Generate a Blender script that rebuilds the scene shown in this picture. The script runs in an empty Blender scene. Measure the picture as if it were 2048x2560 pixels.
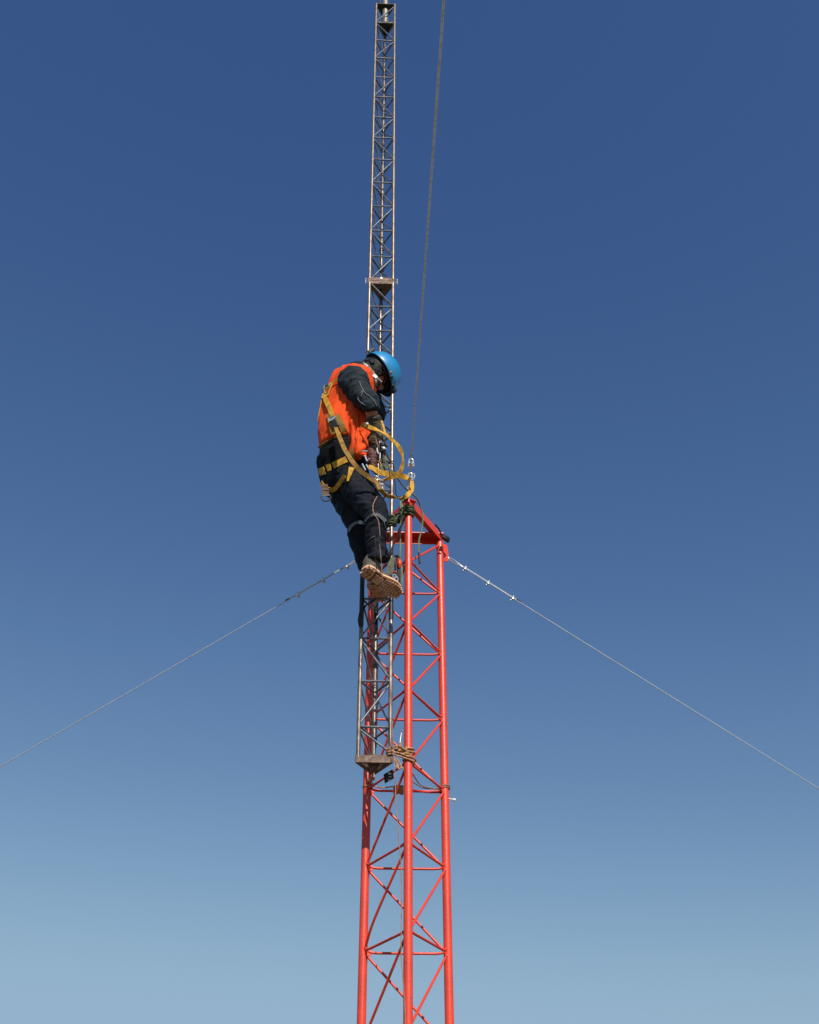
import bpy, bmesh, math, random
from mathutils import Vector, Matrix, noise
from mathutils.bvhtree import BVHTree
random.seed(7)
V = Vector
C = bpy.context.scene.collection
TH = math.radians(37); F = 2770.0
CAM = V((0, 0, 1.6))

def ray(px, py):
    u = (px-1024)/F; v = (1280-py)/F
    return V((u, math.cos(TH)-v*math.sin(TH), math.sin(TH)+v*math.cos(TH)))
def P(px, py, D):
    r = ray(px, py)
    return CAM + r*(D/r.y)

# ------------------------------------------------------------------ materials
def lin(c):
    return tuple(((x/255)/12.92 if x/255 <= .04045 else ((x/255+.055)/1.055)**2.4) for x in c) + (1,)
def mat(name, col, rough=.6, metal=0., var=.15, scale=30., bump=.0, bscale=120., col2=None, lo=.45, hi=.62, spec=.5, coat=0., coatr=.12, spots=None):
    m = bpy.data.materials.new(name); m.use_nodes = True
    nt = m.node_tree; b = nt.nodes['Principled BSDF']
    col = tuple(col[:3])
    tc = nt.nodes.new('ShaderNodeTexCoord')
    n = nt.nodes.new('ShaderNodeTexNoise'); n.inputs['Scale'].default_value = scale; n.inputs['Detail'].default_value = 6
    nt.links.new(tc.outputs['Object'], n.inputs['Vector'])
    r = nt.nodes.new('ShaderNodeValToRGB')
    r.color_ramp.elements[0].position = lo; r.color_ramp.elements[1].position = hi
    c2 = col2[:3] if col2 else tuple(x*(1-var) for x in col)
    r.color_ramp.elements[0].color = (*col, 1); r.color_ramp.elements[1].color = (*c2, 1)
    nt.links.new(n.outputs['Fac'], r.inputs['Fac']); nt.links.new(r.outputs['Color'], b.inputs['Base Color'])
    if spots:      # worn or chipped flecks: (colour, scale, threshold)
        n3 = nt.nodes.new('ShaderNodeTexNoise'); n3.inputs['Scale'].default_value = spots[1]; n3.inputs['Detail'].default_value = 3
        nt.links.new(tc.outputs['Object'], n3.inputs['Vector'])
        r3 = nt.nodes.new('ShaderNodeValToRGB'); r3.color_ramp.elements[0].position = spots[2]; r3.color_ramp.elements[1].position = spots[2]+.04
        nt.links.new(n3.outputs['Fac'], r3.inputs['Fac'])
        mx = nt.nodes.new('ShaderNodeMix'); mx.data_type = 'RGBA'; nt.links.new(r3.outputs['Color'], mx.inputs[0]); nt.links.new(r.outputs['Color'], mx.inputs[6])
        mx.inputs[7].default_value = (*spots[0], 1); nt.links.new(mx.outputs[2], b.inputs['Base Color'])
    b.inputs['Roughness'].default_value = rough; b.inputs['Metallic'].default_value = metal
    b.inputs['Specular IOR Level'].default_value = spec
    if coat: b.inputs['Coat Weight'].default_value = coat; b.inputs['Coat Roughness'].default_value = coatr
    mr = nt.nodes.new('ShaderNodeMapRange'); mr.inputs['To Min'].default_value = max(.02, rough-.1); mr.inputs['To Max'].default_value = min(1, rough+.12)
    nt.links.new(n.outputs['Fac'], mr.inputs['Value']); nt.links.new(mr.outputs['Result'], b.inputs['Roughness'])
    if bump:
        n2 = nt.nodes.new('ShaderNodeTexNoise'); n2.inputs['Scale'].default_value = bscale; n2.inputs['Detail'].default_value = 8
        nt.links.new(tc.outputs['Object'], n2.inputs['Vector'])
        bp = nt.nodes.new('ShaderNodeBump'); bp.inputs['Strength'].default_value = bump; bp.inputs['Distance'].default_value = .006
        nt.links.new(n2.outputs['Fac'], bp.inputs['Height']); nt.links.new(bp.outputs['Normal'], b.inputs['Normal'])
    return m
M = {}
M['red'] = mat('red_paint', (.74, .055, .022), .38, 0, .16, 7, .14, 60, spec=.6, spots=((.36, .04, .022), 34, .69))
M['redd'] = mat('red_paint_dull', (.56, .020, .016), .42, 0, .25, 14, .1, 80)
M['steel'] = mat('weathered_steel', (.26, .205, .165), .36, .5, col2=(.14, .10, .075), scale=22, lo=.42, hi=.68, bump=.1)
M['rust'] = mat('rusty_steel', (.20, .125, .092), .6, .2, col2=(.10, .055, .036), scale=30, lo=.4, hi=.65, bump=.25)
M['rod'] = mat('dull_rod_steel', (.20, .21, .235), .38, .5, col2=(.11, .10, .10), scale=25, bump=.1)
M['pipe'] = mat('cream_steel_pipe', (.36, .33, .27), .4, .4, col2=(.22, .17, .12), scale=25)
M['dark'] = mat('dark_steel_plate', (.045, .045, .048), .6, .3, col2=(.03, .022, .018), scale=20)
M['galv'] = mat('galvanised_wire', (.66, .68, .71), .4, .25, var=.3, scale=90)
M['galvl'] = mat('bright_zinc', (.75, .76, .78), .28, .8, var=.15, scale=60)
M['gwire'] = mat('dull_steel_wire', (.88, .85, .87), .6, 0, var=.3, scale=60)
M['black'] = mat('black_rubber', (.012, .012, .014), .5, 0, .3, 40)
M['vest'] = mat('orange_vest_cloth', (.88, .088, .012), .75, 0, .20, 9, .25, 160, spec=.2)
M['shirt'] = mat('navy_work_shirt', (.022, .031, .040), .85, 0, .35, 14, .3, 200, spec=.2)
M['trim'] = mat('grey_piping', (.20, .22, .23), .6, 0, .2, 60)
M['pants'] = mat('black_navy_trousers', (.0085, .011, .020), .82, 0, .5, 9, .4, 150, spec=.25)
M['knee'] = mat('reflective_tape', (.13, .14, .14), .45, .2, .2, 40)
M['tape'] = mat('pale_reflective_tape', (.5, .52, .52), .4, .2, .2, 60)
M['yel'] = mat('yellow_webbing', (.62, .335, .038), .7, 0, col2=(.40, .20, .028), scale=35, bump=.35, bscale=420, spec=.2)
M['och'] = mat('ochre_webbing', (.34, .19, .04), .75, 0, col2=(.22, .115, .03), scale=30, bump=.35, bscale=420, spec=.2)
M['belt'] = mat('black_padded_belt', (.005, .005, .006), .85, 0, .3, 25, .3, 90, spec=.15)
M['skin'] = mat('skin', (.46, .20, .13), .55, 0, .12, 25, .1, 200)
M['glove'] = mat('grey_leather_glove', (.135, .115, .085), .85, 0, col2=(.075, .06, .042), scale=22, bump=.4, bscale=150, spec=.2)
M['helmet'] = mat('blue_helmet_plastic', (.008, .25, .54), .36, 0, .15, 9, spec=.8, coat=.6, coatr=.22, bump=.05, spots=((.03, .12, .22), 45, .70))
M['hair'] = mat('dark_hair', (.012, .009, .008), .7, 0, .4, 60, .6, 260)
M['strap'] = mat('grey_chin_strap', (.19, .19, .18), .6, 0, .3, 60)
M['lens'] = mat('dark_lens', (.012, .016, .02), .12, 0, .1, 5)
M['boot'] = mat('grey_brown_boot_leather', (.115, .095, .068), .75, 0, col2=(.07, .055, .04), scale=25, bump=.35, bscale=130)
M['sole'] = mat('tan_gum_sole', (.74, .42, .265), .7, 0, col2=(.54, .28, .16), scale=28, bump=.2, bscale=120)
M['soled'] = mat('dark_tan_sole_base', (.26, .115, .055), .85, 0, .3, 40)  # darker tone of the sole layer, visible in the gaps between tread lugs
M['grope'] = mat('olive_green_rope', (.115, .150, .070), .85, 0, col2=(.045, .06, .03), scale=60, bump=.5, bscale=400)
M['gropel'] = mat('faded_green_rope', (.16, .24, .125), .85, 0, col2=(.17, .16, .075), scale=9, bump=.5, bscale=400)
M['trope'] = mat('tan_hemp_rope', (.52, .28, .14), .9, 0, col2=(.32, .155, .07), scale=60, bump=.6, bscale=350)
M['cord'] = mat('thin_tan_cord', (.34, .20, .15), .85, 0, .3, 40)
M['brown'] = mat('maroon_leather', (.10, .025, .018), .7, 0, .3, 40, .3)
M['orangep'] = mat('orange_plastic', (.65, .06, .02), .4, 0, .1, 20)
M['cable'] = mat('black_cable', (.015, .014, .013), .5, 0, .2, 40)
M['white'] = mat('white_plastic', (.75, .72, .66), .4, 0, .1, 30)
M['olive'] = mat('olive_webbing', (.12, .12, .08), .8, 0, .3, 40, .3, 300)

# ------------------------------------------------------------------ mesh helpers
class MB:
    def __init__(s): s.v = []; s.f = []
    def add(s, vs, fs):
        o = len(s.v); s.v += [V(a) for a in vs]; s.f += [tuple(i+o for i in f) for f in fs]; return s
    def tube(s, pts, r, seg=10, caps=True, flat=None):
        pts = [V(p) for p in pts]; n = len(pts)
        rs = r if isinstance(r, (list, tuple)) else [r]*n
        T = []
        for i in range(n):
            t = (pts[min(i+1, n-1)]-pts[max(i-1, 0)]); T.append(t.normalized() if t.length > 1e-9 else V((0, 0, 1)))
        a = T[0].cross(V((0, 0, 1)))
        if a.length < .05: a = T[0].cross(V((1, 0, 0)))
        a.normalize(); vs = []; fs = []
        for i in range(n):
            a = (a - T[i]*a.dot(T[i]))
            if a.length < 1e-6: a = T[i].orthogonal()
            a.normalize(); b = T[i].cross(a)
            for k in range(seg):
                w = 2*math.pi*k/seg
                vs.append(pts[i]+(a*math.cos(w)+b*math.sin(w))*rs[i])
        for i in range(n-1):
            for k in range(seg):
                k2 = (k+1) % seg
                fs.append((i*seg+k, i*seg+k2, (i+1)*seg+k2, (i+1)*seg+k))
        if caps:
            fs.append(tuple(range(seg))[::-1]); fs.append(tuple((n-1)*seg+k for k in range(seg)))
        return s.add(vs, fs)
    def loft(s, rings, seg=24, p=2.0):
        """rings: (centre, a_vec, b_vec)"""
        vs = []; fs = []; n = len(rings)
        for c, a, b in rings:
            for k in range(seg):
                w = 2*math.pi*k/seg; cs, sn = math.cos(w), math.sin(w)
                x = math.copysign(abs(cs)**(2/p), cs); y = math.copysign(abs(sn)**(2/p), sn)
                vs.append(V(c)+V(a)*x+V(b)*y)
        for i in range(n-1):
            for k in range(seg):
                k2 = (k+1) % seg
                fs.append((i*seg+k, i*seg+k2, (i+1)*seg+k2, (i+1)*seg+k))
        fs.append(tuple(range(seg))[::-1]); fs.append(tuple((n-1)*seg+k for k in range(seg)))
        return s.add(vs, fs)
    def ball(s, c, r, ax=None, seg=12, rng=8):
        """ax = 3 vectors (already scaled) or radius"""
        A = ax or (V((r, 0, 0)), V((0, r, 0)), V((0, 0, r)))
        vs = []; fs = []
        for i in range(rng+1):
            ph = math.pi*i/rng
            for k in range(seg):
                w = 2*math.pi*k/seg
                vs.append(V(c)+A[0]*math.sin(ph)*math.cos(w)+A[1]*math.sin(ph)*math.sin(w)+A[2]*math.cos(ph))
        for i in range(rng):
            for k in range(seg):
                k2 = (k+1) % seg
                fs.append((i*seg+k, (i+1)*seg+k, (i+1)*seg+k2, i*seg+k2))
        return s.add(vs, fs)
    def box(s, c, a, b, d, bev=.12):
        """centre and three half vectors, edges bevelled"""
        c, a, b, d = V(c), V(a), V(b), V(d)
        bm = bmesh.new(); bmesh.ops.create_cube(bm, size=2)
        L = (a.length, b.length, d.length); m = min(L)*bev
        for v in bm.verts: v.co = V((v.co.x*L[0], v.co.y*L[1], v.co.z*L[2]))
        if bev: bmesh.ops.bevel(bm, geom=list(bm.edges), offset=m, segments=1, affect='EDGES')
        R = (a.normalized(), b.normalized(), d.normalized())
        bm.verts.index_update()
        vs = [c+R[0]*v.co.x+R[1]*v.co.y+R[2]*v.co.z for v in bm.verts]
        fs = [tuple(v.index for v in f.verts) for f in bm.faces]
        bm.free(); return s.add(vs, fs)
    def prism(s, poly, ext):
        """polygon of 3D points extruded by ext"""
        n = len(poly); ext = V(ext)
        vs = [V(p) for p in poly]+[V(p)+ext for p in poly]
        fs = [tuple(range(n))[::-1], tuple(range(n, 2*n))]+[(i, (i+1) % n, (i+1) % n+n, i+n) for i in range(n)]
        return s.add(vs, fs)
    def strip(s, L, R, N, th=.003):
        """ribbon: left points, right points, normals -> closed slab"""
        n = len(L); vs = []
        for i in range(n):
            o = V(N[i])*th/2
            vs += [L[i]+o, R[i]+o, R[i]-o, L[i]-o]
        fs = []
        for i in range(n-1):
            for k in range(4):
                k2 = (k+1) % 4
                fs.append((i*4+k, i*4+k2, (i+1)*4+k2, (i+1)*4+k))
        fs += [(3, 2, 1, 0), tuple((n-1)*4+k for k in range(4))]
        return s.add(vs, fs)
    def mesh(s, name):
        me = bpy.data.meshes.new(name); me.from_pydata([tuple(v) for v in s.v], [], s.f)
        bm = bmesh.new(); bm.from_mesh(me); bmesh.ops.recalc_face_normals(bm, faces=list(bm.faces)); bm.to_mesh(me); bm.free()
        return me
    def build(s, name, m, parent=None, smooth=True, origin=None, **tags):
        me = s.mesh(name)
        return link(name, me, m, parent, smooth, origin, **tags)

def setsmooth(me, on=True, ang=35):
    if not on: return
    for p in me.polygons: p.use_smooth = True
    try: me.set_sharp_from_angle(angle=math.radians(ang))
    except Exception: pass
def link(name, me, m, parent=None, smooth=True, origin=None, **tags):
    setsmooth(me, smooth)
    o = bpy.data.objects.new(name, me); C.objects.link(o)
    for mm in (m if isinstance(m, (list, tuple)) else [m]): me.materials.append(mm)
    if parent is None:
        og = V(origin) if origin is not None else (sum((v.co for v in me.vertices), V())/max(1, len(me.vertices)))
        me.transform(Matrix.Translation(-og)); o.location = og
    else:
        o.parent = parent
        w = wloc(parent); me.transform(Matrix.Translation(-w))
    for k, v in tags.items(): o[k] = v
    return o
def wloc(o):
    l = V(o.location)
    while o.parent: o = o.parent; l += o.location
    return l
def thing(name, loc, label, cat, group=None):
    o = bpy.data.objects.new(name, None); C.objects.link(o); o.location = loc
    o.empty_display_size = .2
    o['label'] = label; o['category'] = cat
    if group: o['group'] = group
    return o
def bez(pts, n=8):
    """Catmull-Rom through points"""
    pts = [V(p) for p in pts]; out = []
    q = [pts[0]*2-pts[1]]+pts+[pts[-1]*2-pts[-2]]
    for i in range(1, len(q)-2):
        for k in range(n):
            t = k/n; a, b, c, d = q[i-1:i+3]
            out.append(.5*((2*b)+(c-a)*t+(2*a-5*b+4*c-d)*t*t+(3*b-a-3*c+d)*t**3))
    out.append(pts[-1]); return out
def remesh(mb, name, vox, smooth=6):
    me = mb.mesh(name); o = bpy.data.objects.new(name, me); C.objects.link(o)
    r = o.modifiers.new('r', 'REMESH'); r.mode = 'VOXEL'; r.voxel_size = vox
    sm = o.modifiers.new('s', 'SMOOTH'); sm.iterations = smooth; sm.factor = .6
    dg = bpy.context.evaluated_depsgraph_get(); dg.update()
    new = bpy.data.meshes.new_from_object(o.evaluated_get(dg)); new.name = name
    bpy.data.objects.remove(o); return new
def displace(me, fn):
    me.update()
    nn = [v.normal.copy() for v in me.vertices]
    for v, n in zip(me.vertices, nn): v.co += n*fn(v.co)
def bvh_of(me):
    return BVHTree.FromPolygons([v.co.copy() for v in me.vertices], [tuple(p.vertices) for p in me.polygons])
def hit(b, px, py, off, fall=None):
    r = ray(px, py).normalized()
    h = b.ray_cast(CAM, r)
    if h[0] is None or h[2] is None:
        g = b.find_nearest(P(px, py, fall or 5.35)); return g[0]+g[1]*off, g[1]
    return h[0]-r*off*.5+h[1]*off, h[1]
def decal(mb, b, path, w, off=.006, th=.004, n=5, fall=None):
    """strap of pixel width w (number or list) laid on a surface"""
    pp = bez([V((x, y, 0)) for x, y in path], n); L = []; R = []; N = []
    for i, p in enumerate(pp):
        t = (pp[min(i+1, len(pp)-1)]-pp[max(i-1, 0)]).normalized(); q = V((-t.y, t.x, 0))
        ww = w if not isinstance(w, (list, tuple)) else w[0]+(w[1]-w[0])*i/(len(pp)-1)
        l, n1 = hit(b, *(p+q*ww/2).xy, off, fall); r, n2 = hit(b, *(p-q*ww/2).xy, off, fall)
        L.append(l); R.append(r); N.append((n1+n2).normalized())
    for _ in range(5):
        for A in (L, R, N):
            B = [a.copy() for a in A]
            for i in range(1, len(A)-1): A[i] = (B[i-1]+B[i]*2+B[i+1])/4
    N = [q.normalized() for q in N]
    mb.strip(L, R, N, th); return L, R
def lay(mb, b, path, w, off=.008, th=.004, n=6, fall=None):
    """flat webbing following a surface along a path"""
    pp = bez([V((x, y, 0)) for x, y in path], n); c = []; N = []
    for p in pp:
        a, q = hit(b, p.x, p.y, off, fall); c.append(a); N.append(q.copy())
    for _ in range(8):
        for A in (c, N):
            B = [a.copy() for a in A]
            for i in range(1, len(A)-1): A[i] = (B[i-1]+B[i]*2+B[i+1])/4
    L = []; R = []; M_ = []
    for i, p in enumerate(c):
        t = (c[min(i+1, len(c)-1)]-c[max(i-1, 0)]).normalized(); nn = N[i].normalized(); nn = (nn-(p-CAM).normalized()*.6).normalized(); nn = (nn-t*nn.dot(t)).normalized()
        q = t.cross(nn); ww = (w if not isinstance(w, (list, tuple)) else w[0]+(w[1]-w[0])*i/(len(c)-1))*(p-CAM).length*.96/F
        L.append(p+q*ww/2); R.append(p-q*ww/2); M_.append(nn)
    mb.strip(L, R, M_, th)
def ribbon(mb, pts, wdirs, w, th=.003, n=8):
    """free hanging webbing; wdirs = width direction at each control point"""
    c = bez(pts, n); d = bez(wdirs, n); L = []
    for i in range(1, len(c)-1):
        q = c[i]*14; c[i] = c[i]+V((noise.noise(q), noise.noise(q+V((7, 0, 0))), noise.noise(q+V((0, 9, 0)))))*.006
        d[i] = d[i]+V((noise.noise(q*1.4), noise.noise(q*1.4+V((3, 3, 0))), noise.noise(q*1.4+V((0, 5, 5)))))*.55; R = []; N = []
    for i, p in enumerate(c):
        t = (c[min(i+1, len(c)-1)]-c[max(i-1, 0)]).normalized()
        q = d[i]-t*d[i].dot(t); q = q.normalized() if q.length > 1e-4 else t.orthogonal().normalized()
        L.append(p+q*w/2); R.append(p-q*w/2); N.append(t.cross(q).normalized())
    mb.strip(L, R, N, th)

# ------------------------------------------------------------------ red lattice tower
W = .45; ZT = 1.6+4.33
RC = V((-.016, 5.70+.26, 0)); ROT = math.radians(2.0)
def rp(a, r): return RC+V((math.cos(a+ROT)*r, math.sin(a+ROT)*r, 0))
RR = W/math.sqrt(3)
FX = rp(math.radians(-90), RR); RX = rp(math.radians(30), RR); LX = rp(math.radians(150), RR)
tower = thing('lattice_tower', (RC.x, RC.y, 0), 'red painted three legged steel lattice tower the worker is climbing', 'tower')
def at(p, z): return V((p.x, p.y, z))
for p in (FX, RX, LX):
    mb = MB(); n = 30
    mb.tube([at(p, .0+ZT*i/n) for i in range(n+1)], .0238, 28)
    mb.tube([at(p, ZT-.002), at(p, ZT+.006)], .021, 20)
    for z in (3.02+1.6-2.9,): mb.tube([at(p, z-.05), at(p, z+.05)], .029, 24)
    mb.build('leg', M['red'], tower)
lev = [1.6+3.923-.452*k for k in range(13)]
lev = [z for z in lev if z > .15]
def brace(name, a, b, r=.0068, off=.02, bend=None, m='red', par=None, ends=.02):
    a, b = V(a), V(b); d = (b-a).normalized()
    hz = V((d.x, d.y, 0)).normalized()
    a2 = a+hz*off; b2 = b-hz*off
    if bend is not None:
        pts = [a2, a2.lerp(b2, bend[0])+V(bend[1]), b2]; pts = bez(pts, 10)
        pts = [a2]+pts[1:-1]+[b2]
    else: pts = [a2.lerp(b2, i/6) for i in range(7)]
    mw = MB().tube(pts, r, 12)
    for e_ in (pts[0], pts[-1]): mw.ball(e_.lerp(pts[3], .02)+V((0, -.001, 0)), r*1.55, seg=8, rng=6)
    return mw.build(name, M[m], par or tower)
cen = V((RC.x, RC.y, 0))
def gus(p, q, z, zz=.03):
    d = (at(q, 0)-at(p, 0)).normalized(); n = d.cross(V((0, 0, 1)))
    c = at(p, z)+d*.034
    pl = [c+d*-.018+V((0, 0, zz)), c+d*.012+V((0, 0, .008)), c+d*.012-V((0, 0, .008)), c+d*-.018-V((0, 0, zz))]
    MB().prism([x-n*.0025 for x in pl], n*.005).build('gusset', M['red'], tower, smooth=False)
for i, z in enumerate(lev):
    for (A, B) in ((LX, RX), (RX, FX), (FX, LX)):
        # horizontal rods bend up slightly into their weld
        d = (at(B, 0)-at(A, 0)).normalized()
        zo = 0 if A is LX else .006
        pts = [at(A, z+zo)+d*.018+V((0, 0, .016)), at(A, z+zo)+d*.04+V((0, 0, .004)), at(A, z+zo)+d*.07] + [at(A, z+zo).lerp(at(B, z+zo), t) for t in (.3, .5, .7)] + [at(B, z+zo)-d*.07, at(B, z+zo)-d*.035+V((0, 0, .003)), at(B, z+zo)-d*.018+V((0, 0, .012))]
        if A is LX and i == 3:   # the rear bar at the tied level sags a little
            pass
        MB().tube(pts, .0070, 12).build('horizontal_brace', M['red'], tower)
        zn = z-.452
        if zn > .1:
            bend = None
            if A is FX and abs(z-lev[4]) < .01: bend = (.70, (-.012, -.016, .0))
            o = brace('diagonal_brace', at(A, z-.012), at(B, zn+.014), .0070, .018, bend)
        gus(A, B, z); 
# diagonals of the top bay
ztop = ZT-.03
for (A, B) in ((LX, RX), (RX, FX), (FX, LX)):
    brace('diagonal_brace', at(A, ztop), at(B, lev[0]+(.014 if B is not FX else .0)), .0074, .018)
# top frame of angle irons
def angle_iron(name, a, b, h=.056, w=.058, t=.006, m='red', par=None, inward=None, up=True, ext=.03):
    a, b = V(a), V(b); d = (b-a).normalized(); n = V((d.y, -d.x, 0)).normalized()
    if inward is not None and n.dot(V(inward)-a) > 0: n = -n        # n points outwards
    a = a-d*ext; b = b+d*ext
    mb = MB()
    mb.box((a+b)/2+V((0, 0, h/2)), d*((b-a).length/2), n*(t/2), V((0, 0, h/2)), .1)
    mb.box((a+b)/2-n*(w/2+t/2+.0004)+V((0, 0, t/2 if up else h-t/2)), d*((b-a).length/2), n*(w/2), V((0, 0, t/2)), .1)
    for s in (.1, .9):
        for q in (.018,):
            c = a.lerp(b, s)+n*(t/2+.003)+V((0, 0, h*.55))
            mb.tube([c-n*.005, c+n*.004], .011, 6)
    return mb.build(name, M[m], par or tower, smooth=False)
cc = at(RC, ZT)
fr = 1.10
FT, RT, LT = [at(RC+(p-RC)*fr, ZT) for p in (FX, RX, LX)]
angle_iron('top_beam', LT+V((0,0,.0)), RT, par=tower, inward=cc, ext=.0, up=False)
angle_iron('top_beam', RT+V((0,0,.0165)), FT+V((0,0,.0165)), par=tower, inward=cc, ext=.004, up=False)
angle_iron('top_beam', FT+V((0,0,.0035)), LT+V((0,0,.0035)), par=tower, inward=cc, ext=.002, up=False)
def lug(p, z, par):
    d = (at(p, 0)-at(RC, 0)).normalized(); n = d.cross(V((0, 0, 1)))
    prof = [(.015, .10), (.055, .10), (.066, .03), (.066, .012), (.055, .004), (.066, -.004), (.064, -.03), (.015, -.05)]
    pl = [at(p, z)+d*x+V((0, 0, y)) for x, y in prof]
    mb = MB().prism([q-n*.004 for q in pl], n*.008)
    mb.build('guy_lug', M['red'], par, smooth=False)
    o = at(p, z)+d*.056+V((0, 0, .004))
    ring = [o+d*math.cos(w)*.011+V((0, 0, 1))*math.sin(w)*.011 for w in [2*math.pi*i/14 for i in range(15)]]
    MB().tube(ring, .0032, 8).build('shackle', M['galvl'], par)
    return at(p, z)+d*.068
LUGZ = {'R': 1.6+4.235, 'L': 1.6+4.235, 'F': ZT+.05}
gR = lug(RX, LUGZ['R'], tower); gL = lug(LX, LUGZ['L'], tower); gF = lug(FX, ZT+.03, tower)
# small white bolt end sticking out of the right leg
wb = P(1116, 2002, RX.y); mb = MB()
mb.tube([at(RX, wb.z)+V((.02, -.004, .012)), at(RX, wb.z)+V((.052, -.01, .002))], .004, 8)
mb.tube([at(RX, wb.z)+V((.048, -.01, .003)), at(RX, wb.z)+V((.062, -.012, -.001))], [.009, .008], 10)
mb.build('bolt_end', M['white'], tower)
# feet
MB().box((RC.x, RC.y, -.04), V((.5, 0, 0)), V((0, .5, 0)), V((0, 0, .08)), .1).build('concrete_footing', mat('concrete', (.32, .31, .29), .9, 0, .2, 12, .4, 60), tower, smooth=False)

# ------------------------------------------------------------------ grey telescoping mast
MW = .176
base_mid = V((-.1950, 5.66, 1.6+2.76)); top_mid = V((-.2298, 5.56, 1.6+10.296))
ax = (top_mid-base_mid).normalized()
def mc(h):   # front-face midpoint at height h above the camera
    t = (h-2.76)/(10.296-2.76); return base_mid.lerp(top_mid, t)
ex = (V((1, .045, 0))-ax*ax.dot(V((1, .045, 0)))).normalized(); ey = ax.cross(ex); ey = ey if ey.y > 0 else -ey
def mp(h, k):
    c = mc(h)
    return c+{'L': ex*-MW/2, 'R': ex*MW/2, 'B': ey*MW*.866}[k]
mast = thing('lattice_mast', mc(2.5), 'slim weathered steel lattice mast lashed beside the red tower and rising above the worker', 'mast')
HB, HJ, HT = 2.575, 6.40, 10.29
for k in 'LRB':
    for h0, h1 in ((HB, HJ-.02), (HJ+.02, HT)):
        mb = MB(); n = 16
        mb.tube([mp(h0+(h1-h0)*i/n, k) for i in range(n+1)], .0123, 18); mb.build('mast_tube', M['steel'], mast)
levels = [9.965, 9.666, 9.377, 9.069, 8.769, 8.469, 8.178, 7.882, 7.58, 7.275, 6.98, 6.681, None, 6.126, 5.876, 5.63, 5.388, 5.146, 4.91, 4.66, 4.425, 4.16, 3.88, 3.60, 3.328, 3.047, 2.764, None]
def mseg(name, a, b, r, off=.009):
    d = (b-a).normalized()
    MB().tube([a+d*off, a.lerp(b, .5), b-d*off], r, 9).build(name, M['rod'], mast)
full = [10.27]+[l if l else (6.40 if i < 20 else 2.60) for i, l in enumerate(levels)]
for i, h in enumerate(full):
    if 0 < i < len(full)-1 and abs(h-6.40) > .01:
        for a, b in ('LR', 'RB', 'BL'):
            jz = random.uniform(-.006, .006)
            mseg('horizontal_rod', mp(h, a), mp(h+jz, b), .0070)
    if i < len(full)-1:
        h2 = full[i+1]
        # top: joint at the right tube, then left, alternating
        s = i % 2
        for a, b in ('LR', 'RB', 'BL'):
            p, q = (b, a) if s == 0 else (a, b)
            if (a, b) != ('L', 'R') and i % 2: p, q = q, p
            mseg('diagonal_rod', mp(h-.012, p), mp(h2+.012, q), .0060)
# weld blobs
mb = MB()
for i, h in enumerate(full[1:-1]):
    if abs(h-6.4) < .01: continue
    k = 'L' if i % 2 == 0 else 'R'
    p = mp(h, k)+(ex*.011 if k == 'L' else ex*-.011)
    mb.ball(p+V((0, -.004, 0)), .0085, seg=8, rng=6)
mb.build('weld_bead', M['rod'], mast)
def tri_frame(hc, hh, w, m, out=.012):
    c = [mp(hc, k) for k in 'LRB']; g = sum(c, V())/3
    c = [g+(p-g)*(1+out/.1) for p in c]
    for i in range(3):
        a, b = c[i], c[(i+1) % 3]; d = (b-a).normalized(); n = ((a+b)/2-g); n = (n-ax*n.dot(ax)-d*n.dot(d)).normalized()
        mb = MB(); L = (b-a).length/2
        sh = -ax*(.0012*i)
        mb.box((a+b)/2+sh, d*(L+.004), n*.003, ax*hh, .15)
        mb.box((a+b)/2-n*(w/2+.0035)-ax*(hh-.003)+sh, d*(L-w*.5), n*w/2, ax*.003, .15)
        mb.build('flange_angle', m, mast, smooth=False)
tri_frame(HJ+.0165, .0155, .045, M['rust']); tri_frame(HJ-.0175, .0155, .045, M['rust'])
mb = MB()
for k, (dx, dy) in {'L': (-1, 0), 'R': (1, 0)}.items():
    for q in (0,):
        c = mp(HJ, k)+ex*dx*.03+ey*.0
        mb.tube([c-ax*.028, c+ax*.028], .0045, 8); mb.tube([c-ax*.02, c-ax*.012], .0085, 6); mb.tube([c+ax*.01, c+ax*.018], .0085, 6)
c = mc(HJ)-ey*.032
mb.box(c, ex*.011, ey*.002, ax*.003)
mb.build('flange_bolt', M['galvl'], mast)
tri_frame(HB-.005, .0215, .013, M['rust'], .014)
# bearing cup and stub under the base frame
g = sum((mp(HB, k) for k in 'LRB'), V())/3
mb = MB()
mb.loft([(g-ax*z, ex*r, ey*r) for z, r in ((-.04, .02), (-.005, .034), (.012, .036), (.014, .024), (.03, .024), (.032, .017), (.055, .014))], 20)
for k in 'LRB':
    q = mp(HB, k); mb.tube([g.lerp(q, .12), g.lerp(q, .8)], .006, 8)
mb.build('pivot_cup', M['rust'], mast)
# dark angle plate hanging at the base
c = P(972, 1941, 5.78)
MB().box(c, V((.025, 0, .015)), V((0, .003, 0)), V((-.004, 0, .026)), .1).build('base_bracket', M['dark'], mast, smooth=False)
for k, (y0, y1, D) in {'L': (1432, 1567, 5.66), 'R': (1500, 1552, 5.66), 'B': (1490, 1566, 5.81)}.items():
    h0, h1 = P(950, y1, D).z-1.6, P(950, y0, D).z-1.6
    MB().tube([mp(h0+(h1-h0)*i/6, k) for i in range(7)], [.0135, .0142, .0140, .0144, .0139, .0143, .0136], 16).build('rubber_sleeve', M['black'], mast)
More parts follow.
